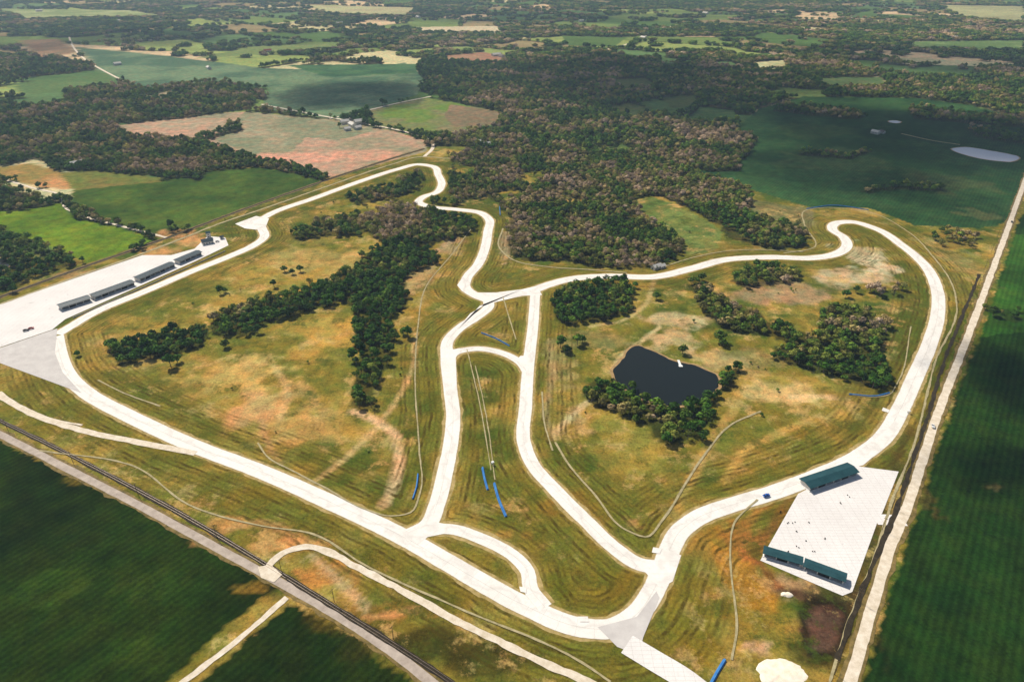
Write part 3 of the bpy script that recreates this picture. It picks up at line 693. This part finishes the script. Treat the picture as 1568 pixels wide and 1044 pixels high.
for (y0,y1,sp,base,kinds) in((150,1150,6.2,.86,'n'),(1150,2200,9.2,1.15,'n'),(2200,5800,19,1.1,'f')):
    x,y,t=zone(-6500 if kinds=='f' else -2600,6500 if kinds=='f' else 2600,y0,y1,sp)
    ok=trk_ok(x,y,13);x,y,t=x[ok],y[ok],t[ok];n=len(x)
    patch=fbm(x/45,y/45,81,4)
    t=np.clip(t+(patch-.5)*2.0,0,1)
    kd_=rng.choice([0,1,2,3,4],n,p=[.27,.25,.2,.16,.12]) if kinds=='n' else rng.choice([5,6],n)
    if kinds=='n': kd_=np.where((t>.7)&(rng.uniform(0,1,n)<.6),3,kd_)
    scatter('woodland',np.column_stack([x,y]),t,kd_,base*rng.uniform(.65,1.25,n))
bx=rng.uniform(-500,650,2600);by=rng.uniform(250,1150,2600)
bd=fbm(bx/40,by/40,91,3);m=(bd>.62)&trk_ok(bx,by,36)
for poly,a_,b_,c_ in fld[:6]+fld[10:12]: m&=~inpoly(bx,by,poly)
padp=[GP([(-150,519),(0,450),(218,380),(350,340),(360,385),(100,500),(130,620),(0,570)]),GP([(1150,870),(1215,740),(1306,700),(1400,710),(1310,930)]),GP([(930,580),(975,520),(1110,575),(1060,625)])]
for p_ in padp: m&=~inpoly(bx,by,p_)
bx,by=bx[m][:90],by[m][:90]
scatter('shrubs',np.column_stack([bx,by]),rng.uniform(.1,.6,len(bx)),rng.choice([2,4],len(bx)),rng.uniform(.12,.4,len(bx)))
lone=[(858,533,1.1),(868,540,.9),(884,528,1.0),(892,524,.8),(1005,458,.9),(1045,542,.9),(1101,523,1.2),(1107,530,.8),(345,532,.9),(337,450,.9),(345,448,.7),(436,416,.8),(448,420,.7),(460,416,.8),(540,552,1.1),(546,558,.7),(625,516,1.1),(618,512,.8),(262,562,1.2),(272,555,.9),(120,545,.6),(175,530,.8),(352,190,1),(568,190,1.3),(520,196,1),(262,350,1.1),(1520,484,1),(1552,486,.9),(420,440,.8),(505,470,.8),(1295,455,1),(1310,448,.8),(10,440,1.3),(20,448,1),(395,510,.9),(1075,672,.9)]
for u,v,s_ in lone:
    p=G(u,v);o=bpy.data.objects.new('deciduous_tree',tms[random.randrange(3)]);o.location=(p[0],p[1],0);o.scale=(s_,s_,s_*random.uniform(.9,1.1));o.rotation_euler=(0,0,random.uniform(0,6))
    scene.collection.objects.link(o)
# ------------------------------------------------------------------ BUILDINGS
def garage(name,p0,p1,depth,h,roofm,bay=6.0,side=1,base=True):
    a=np.array(G(*p0));b_=np.array(G(*p1));L=np.linalg.norm(b_-a);ang=math.atan2(b_[1]-a[1],b_[0]-a[0])
    c=(a+b_)/2;e=empty(name,(c[0],c[1],.6),ang)
    hl=L/2;D_=depth/2
    sl=MB();sl.box(-hl-.6,hl+.6,-D_-.6,D_+.6,-.5,0);sl.obj('slab',[M['pad']],e)
    w=MB();w.box(-hl,hl,D_-.2,D_,0,h)
    nb=max(2,int(L/bay))
    for i in range(nb+1):
        x=-hl+.1+(L-.2)*i/nb;w.box(x-.1,x+.1,-D_+.2,D_-.2,0,h)
    w.box(-hl,hl,-D_,-D_+.2,h-.8,h)
    for i in range(nb+1):
        x=-hl+.2+(L-.4)*i/nb;w.box(x-.25,x+.25,-D_-.002,-D_+.198,0,h-.8)
    w.obj('walls',[M['wall']],e)
    dk=MB()
    for i in range(nb):
        if i%3!=1: continue
        x=-hl+.2+(L-.4)*i/nb;x2=-hl+.2+(L-.4)*(i+1)/nb;dk.box(x+.3,x2-.3,-D_+.05,-D_+.15,0,h-.85)
    dk.obj('doors',[M['dark']],e)
    r=MB();o=1.0;hr=depth*.13
    r.prism([(-D_-o,h+.02),(-D_-o,h+.22),(0,h+hr+.22),(D_+o,h+.22),(D_+o,h+.02),(0,h+hr)],-hl-o,hl+o)
    for i in range(int(L/3)):
        x=-hl+3*i+1
        b0=len(r.v);r.v+=[(x,-D_-o,h+.25),(x+.15,-D_-o,h+.25),(x+.15,0,h+hr+.28),(x,0,h+hr+.28),(x,D_+o,h+.25),(x+.15,D_+o,h+.25)]
        r.f+=[(b0,b0+1,b0+2,b0+3),(b0+3,b0+2,b0+5,b0+4)];r.m+=[0,0]
    r.obj('roof',[roofm],e)
    return e
for p0,p1 in(((93,474),(137,460)),((143,458),(203,436)),((211,431),(264,408)),((272,404),(305,390))):
    garage('pit_garage',p0,p1,8.5,3.2,M['roofgrey'])
garage('paddock_garage',(1232,746),(1303,722),8.5,2.8,M['roof'])
garage('paddock_garage',(1170,848),(1225,864),4.5,2.6,M['roof'])
garage('paddock_garage',(1232,868),(1291,890),5,2.8,M['roof'])
def house(name,u,v,L,W,h,ang,roofm,wallm,storeys=1):
    p=G(u,v);e=empty(name,(p[0],p[1],.25),ang)
    w=MB();w.box(-L/2,L/2,-W/2,W/2,-.4,h);w.prism([(-W/2,h),(0,h+W*.32),(W/2,h)],-L/2,L/2);w.obj('walls',[wallm],e)
    r=MB();o=.5
    for s in(1,-1):
        y=s*(W/2+o);z=h-o*.64
        b0=len(r.v);r.v+=[(-L/2-o,y,z+.05),(L/2+o,y,z+.05),(L/2+o,0,h+W*.32+.05),(-L/2-o,0,h+W*.32+.05),(-L/2-o,y,z+.25),(L/2+o,y,z+.25),(L/2+o,0,h+W*.32+.25),(-L/2-o,0,h+W*.32+.25)]
        for f in((0,3,2,1),(4,5,6,7),(0,1,5,4),(1,2,6,5),(3,0,4,7)): r.f.append(tuple(b0+i for i in f));r.m.append(0)
    r.obj('roof',[roofm],e)
    g_=MB()
    for st in range(storeys):
        for i in range(int(L/3)):
            x=-L/2+1.2+i*3
            for s in(1,-1): g_.box(x,x+1.1,s*W/2-.03 if s<0 else W/2-.05,s*W/2+.05 if s<0 else W/2+.03,.9+st*2.8,2.2+st*2.8)
    g_.box(-L/2-.03,-L/2+.05,-.5,.5,0,2.1);g_.obj('windows_and_door',[M['glass']],e)
    return e
house('race_control_building',318,373,12,8,3.4,.55,M['roofgrey'],M['wall'])
house('race_control_tower',320,364,4.5,4.5,6.2,.55,M['roof'],M['wall'],2)
house('ticket_booth',340,366,4,3,2.8,.55,M['roofgrey'],M['wall'])
R_=random.Random(4)
for u,v,L,W,h,nm,rm in((528,190,16,9,5.5,'farmhouse','wall'),(540,194,20,10,5,'barn','wall'),(552,190,24,11,6,'barn','wall'),(538,184,18,9,4.5,'farm_shed','wall'),(548,198,14,8,4,'farm_shed','wall'),(532,200,12,8,4,'farm_shed','wall'),
   (735,221,18,9,5,'farmhouse','wall'),(748,224,24,9,4.5,'farm_shed','wall'),(728,218,14,8,4,'farm_shed','shingle'),(118,253,18,9,4,'farm_shed','wall'),(100,256,14,8,4,'farm_shed','shingle'),(1005,411,11,6,3.0,'farm_shed','wall'),(1013,410,7,5,2.6,'farm_shed','wall'),
   (1340,205,14,8,4,'farmhouse','wall'),(1350,204,10,7,3,'farm_shed','shingle'),(180,34,25,12,6,'barn','wall'),(240,30,25,12,6,'barn','wall'),(247,32,18,9,5,'farmhouse','wall'),(520,38,30,14,6,'barn','wall'),(760,86,30,12,5,'barn','wall'),(768,88,20,12,5,'farmhouse','shingle'),(985,60,24,12,6,'farmhouse','wall'),(890,34,24,12,6,'barn','wall'),(1180,88,24,12,5,'farmhouse','wall'),(640,28,30,12,6,'barn','wall'),(1080,22,30,14,6,'barn','wall'),(1300,30,30,12,6,'barn','wall'),(60,18,30,12,6,'barn','wall'),(320,106,20,10,5,'farmhouse','wall'),(180,100,20,10,5,'farmhouse','wall'),(1462,60,28,12,6,'barn','wall'),(410,80,24,12,5,'barn','redroof')):
    house(nm,u,v,L,W,h,R_.choice([.6,.6,2.17,.9]),M[rm],M['wall'])
# ------------------------------------------------------------------ vehicles
def car(name,u,v,ang,mat,pickup=False):
    p=G(u,v);e=empty(name,(p[0],p[1],.62),ang)
    b=MB();hw=.9
    prof=[(-2.25,.35),(-2.3,.75),(-2.1,.95),(-1.0,1.0),(1.0,1.0),(2.1,.85),(2.3,.6),(2.25,.35)]
    def loft(prof,w0,w1,zref,m):
        n=len(prof);b0=len(b.v)
        for s in(-1,1):
            for x,z in prof: b.v.append((x,s*(w0 if z<zref else w1),z))
        for i in range(n): b.f.append((b0+i,b0+(i+1)%n,b0+n+(i+1)%n,b0+n+i));b.m.append(m)
        b.f.append(tuple(b0+n-1-i for i in range(n)));b.m.append(m);b.f.append(tuple(b0+n+i for i in range(n)));b.m.append(m)
    loft(prof,hw,hw*.94,.9,0)
    if pickup: cab=[(-.3,1.0),(-.2,1.6),(.75,1.6),(1.25,1.0)];roof=[(-.25,1.6),(-.22,1.66),(.7,1.66),(.76,1.6)]
    else: cab=[(-1.8,1.0),(-1.2,1.42),(.3,1.42),(1.1,1.0)];roof=[(-1.22,1.42),(-1.1,1.48),(.22,1.48),(.32,1.42)]
    loft(cab,hw*.9,hw*.72,1.2,1);loft(roof,hw*.74,hw*.72,1.45,0)
    for x in(-1.4,1.4):
        for y in(-.8,.8): b.cyl(0,.34,.34,(x,y-.12,.34),(x,y+.12,.34),12,2)
    b.obj('body',[mat,M['glass'],M['tyre']],e)
for u,v,a,c in((40,507,.5,1),(48,504,.5,2),(150,449,.6,4),(215,424,2.0,1),(333,371,.5,4)):
    car('parked_car',u,v,a,carcols[c])
car('race_car',1173,760,.35,carcols[3])
car('pickup_truck',1549,341,1.1,carcols[1],True);car('pickup_truck',1428,654,1.2,carcols[0],True);car('pickup_truck',530,196,.5,carcols[1],True)
cb=MB()  # small dark cone shapes added in place of stains on the paddock concrete
for u,v in((1195,785),(1206,800),(1222,815),(1240,800),(1222,838),(1205,845),(1262,826),(1234,828),(1300,760),(1286,770),(1215,800),(1245,845)):
    p=G(u,v)
    for k in range(2):
        x=p[0]+random.uniform(-1,1);y=p[1]+random.uniform(-1,1)
        cb.box(x-.25,x+.25,y-.25,y+.25,.3,.62);cb.cyl(0,.2,.05,(x,y,.62),(x,y,1.1),8)
cb.obj('paddock_dark_marks',[M['dark']])
def pole(ang,p):
    b=MB();b.cyl(0,.17,.12,(0,0,-.3),(0,0,10),8);b.box(-1.2,1.2,-.08,.08,9.1,9.25)
    for x in(-1.05,0,1.05): b.cyl(0,.05,.03,(x,0,9.25),(x,0,9.5),6)
    o=b.obj('utility_pole',[M['wood']]);o.location=(p[0],p[1],0);o.rotation_euler=(0,0,ang)
cc=smooth(GP(rr),55)
for i in range(1,len(cc)-2):
    t=cc[i+1]-cc[i];t/=np.linalg.norm(t);q=cc[i]+np.array([-t[1],t[0]])*7
    if q[1]<1500: pole(math.atan2(t[1],t[0])+math.pi/2,(q[0],q[1]))
cc=smooth(GP(crd[1:-1]),50)
for i in range(0,len(cc)-1):
    t=cc[i+1]-cc[i];t/=np.linalg.norm(t);q=cc[i]+np.array([-t[1],t[0]])*5.5
    pole(math.atan2(t[1],t[0])+math.pi/2,(q[0],q[1]))
for u,v in((752,713),(1390,634)):
    p=G(u,v);e=empty('marshal_post',(p[0]+1,p[1]+1,.3),.4);b=MB()
    for x in(-.7,.7):
        for y in(-.7,.7): b.box(x-.06,x+.06,y-.06,y+.06,-.3,2.1)
    b.box(-.7,.7,.64,.7,0,1.0);b.prism([(-.9,2.1),(-.9,2.18),(0,2.5),(.9,2.18),(.9,2.1),(0,2.4)],-.9,.9);b.obj('shelter',[M['white']],e)
# ------------------------------------------------------------------ LIGHT, CLOUDS, HAZE
S=Vector((-.42,.48,.72)).normalized()
sun=bpy.data.lights.new('sun','SUN');sun.energy=5.0;sun.angle=math.radians(.5);sun.color=(1,.94,.83)
so=bpy.data.objects.new('sun',sun);so.rotation_euler=S.to_track_quat('Z','Y').to_euler();scene.collection.objects.link(so)
w=bpy.data.worlds.new('World');scene.world=w;w.use_nodes=True;nt=w.node_tree
bg=nt.nodes['Background'];sk=nt.nodes.new('ShaderNodeTexSky');sk.sky_type='NISHITA';sk.sun_disc=False
sk.sun_elevation=math.asin(S.z);sk.sun_rotation=math.atan2(S.x,S.y);nt.links.new(sk.outputs[0],bg.inputs[0]);bg.inputs[1].default_value=.072
cm=bpy.data.materials.new('cloud_vapour');cm.use_nodes=True;nt=cm.node_tree
for n_ in list(nt.nodes): nt.nodes.remove(n_)
out=nt.nodes.new('ShaderNodeOutputMaterial');mx=nt.nodes.new('ShaderNodeMixShader');tr=nt.nodes.new('ShaderNodeBsdfTransparent');df=nt.nodes.new('ShaderNodeBsdfDiffuse');df.inputs[0].default_value=(.9,.9,.92,1)
at=nt.nodes.new('ShaderNodeAttribute');at.attribute_name='vapour'
nt.links.new(at.outputs['Fac'],mx.inputs[0]);nt.links.new(tr.outputs[0],mx.inputs[1]);nt.links.new(df.outputs[0],mx.inputs[2]);nt.links.new(mx.outputs[0],out.inputs[0])
CH=1100.0
def cloud(u,v,ru,rv,s,seed):
    cx,cy,rx,ry=ell(u,v,ru,rv);K=70
    gx,gy=np.meshgrid(np.linspace(-1.4,1.4,K),np.linspace(-1.4,1.4,K));gx=gx.ravel();gy=gy.ravel()
    d=np.sqrt(gx**2+gy**2)+(fbm(gx*1.7+seed*7,gy*1.7+seed,seed,4)-.5)*1.3
    den=ss(1.1,.5,d)*s*(.75+.5*fbm(gx*3.3,gy*3.3+seed,seed+9,3)).clip(0,1);top=np.clip(1.15-d,0,1)**.5*(.6+.8*fbm(gx*5,gy*5+seed,seed+4,4))*min(rx,ry)*.5
    off=np.array(S)*(CH/S.z)
    V=np.concatenate([np.column_stack([cx+gx*rx+off[0],cy+gy*ry+off[1],CH+0*top]),np.column_stack([cx+gx*rx+off[0],cy+gy*ry+off[1],CH+5+top])])
    Fc=[];dn=den.reshape(K,K)
    for l in(0,1):
        for j in range(K-1):
            for i in range(K-1):
                if dn[j:j+2,i:i+2].max()<=0: continue
                a=l*K*K+j*K+i;Fc.append((a,a+1,a+K+1,a+K))
    o=mkobj('cloud',V,Fc,cm)
    at=o.data.attributes.new('vapour','FLOAT','POINT');de=1-np.sqrt(1-np.clip(den,0,.98));at.data.foreach_set('value',np.concatenate([de,de]).astype(np.float32))
for i,c in enumerate([(1370,225,370,90,.96),(1440,90,260,26,.7),(950,122,300,42,.9),(520,148,120,24,.92),(180,62,230,18,.75),(800,26,330,10,.5),(1530,570,100,70,.95),(1540,720,130,45,.85)]):
    cloud(*c,seed=i+2)
hz=bpy.data.materials.new('haze_air');hz.use_nodes=True;nt=hz.node_tree
for n_ in list(nt.nodes): nt.nodes.remove(n_)
out=nt.nodes.new('ShaderNodeOutputMaterial');vs=nt.nodes.new('ShaderNodeVolumeScatter');vs.inputs['Color'].default_value=(.55,.75,1,1);vs.inputs['Density'].default_value=8.5e-5;vs.inputs['Anisotropy'].default_value=.1
nt.links.new(vs.outputs[0],out.inputs['Volume'])
hb=MB();hb.box(-14000,14000,-1500,16000,-2,420);hb.obj('haze',[hz])
# ------------------------------------------------------------------ camera
cam=bpy.data.cameras.new('camera');cam.lens=36*F/1568;cam.sensor_width=36;cam.clip_end=60000;cam.clip_start=1
co_=bpy.data.objects.new('camera',cam);co_.location=(0,0,H);co_.rotation_euler=(math.pi/2-P,0,0);scene.collection.objects.link(co_);scene.camera=co_
scene.view_settings.view_transform='Standard';scene.view_settings.look='None';scene.view_settings.exposure=0
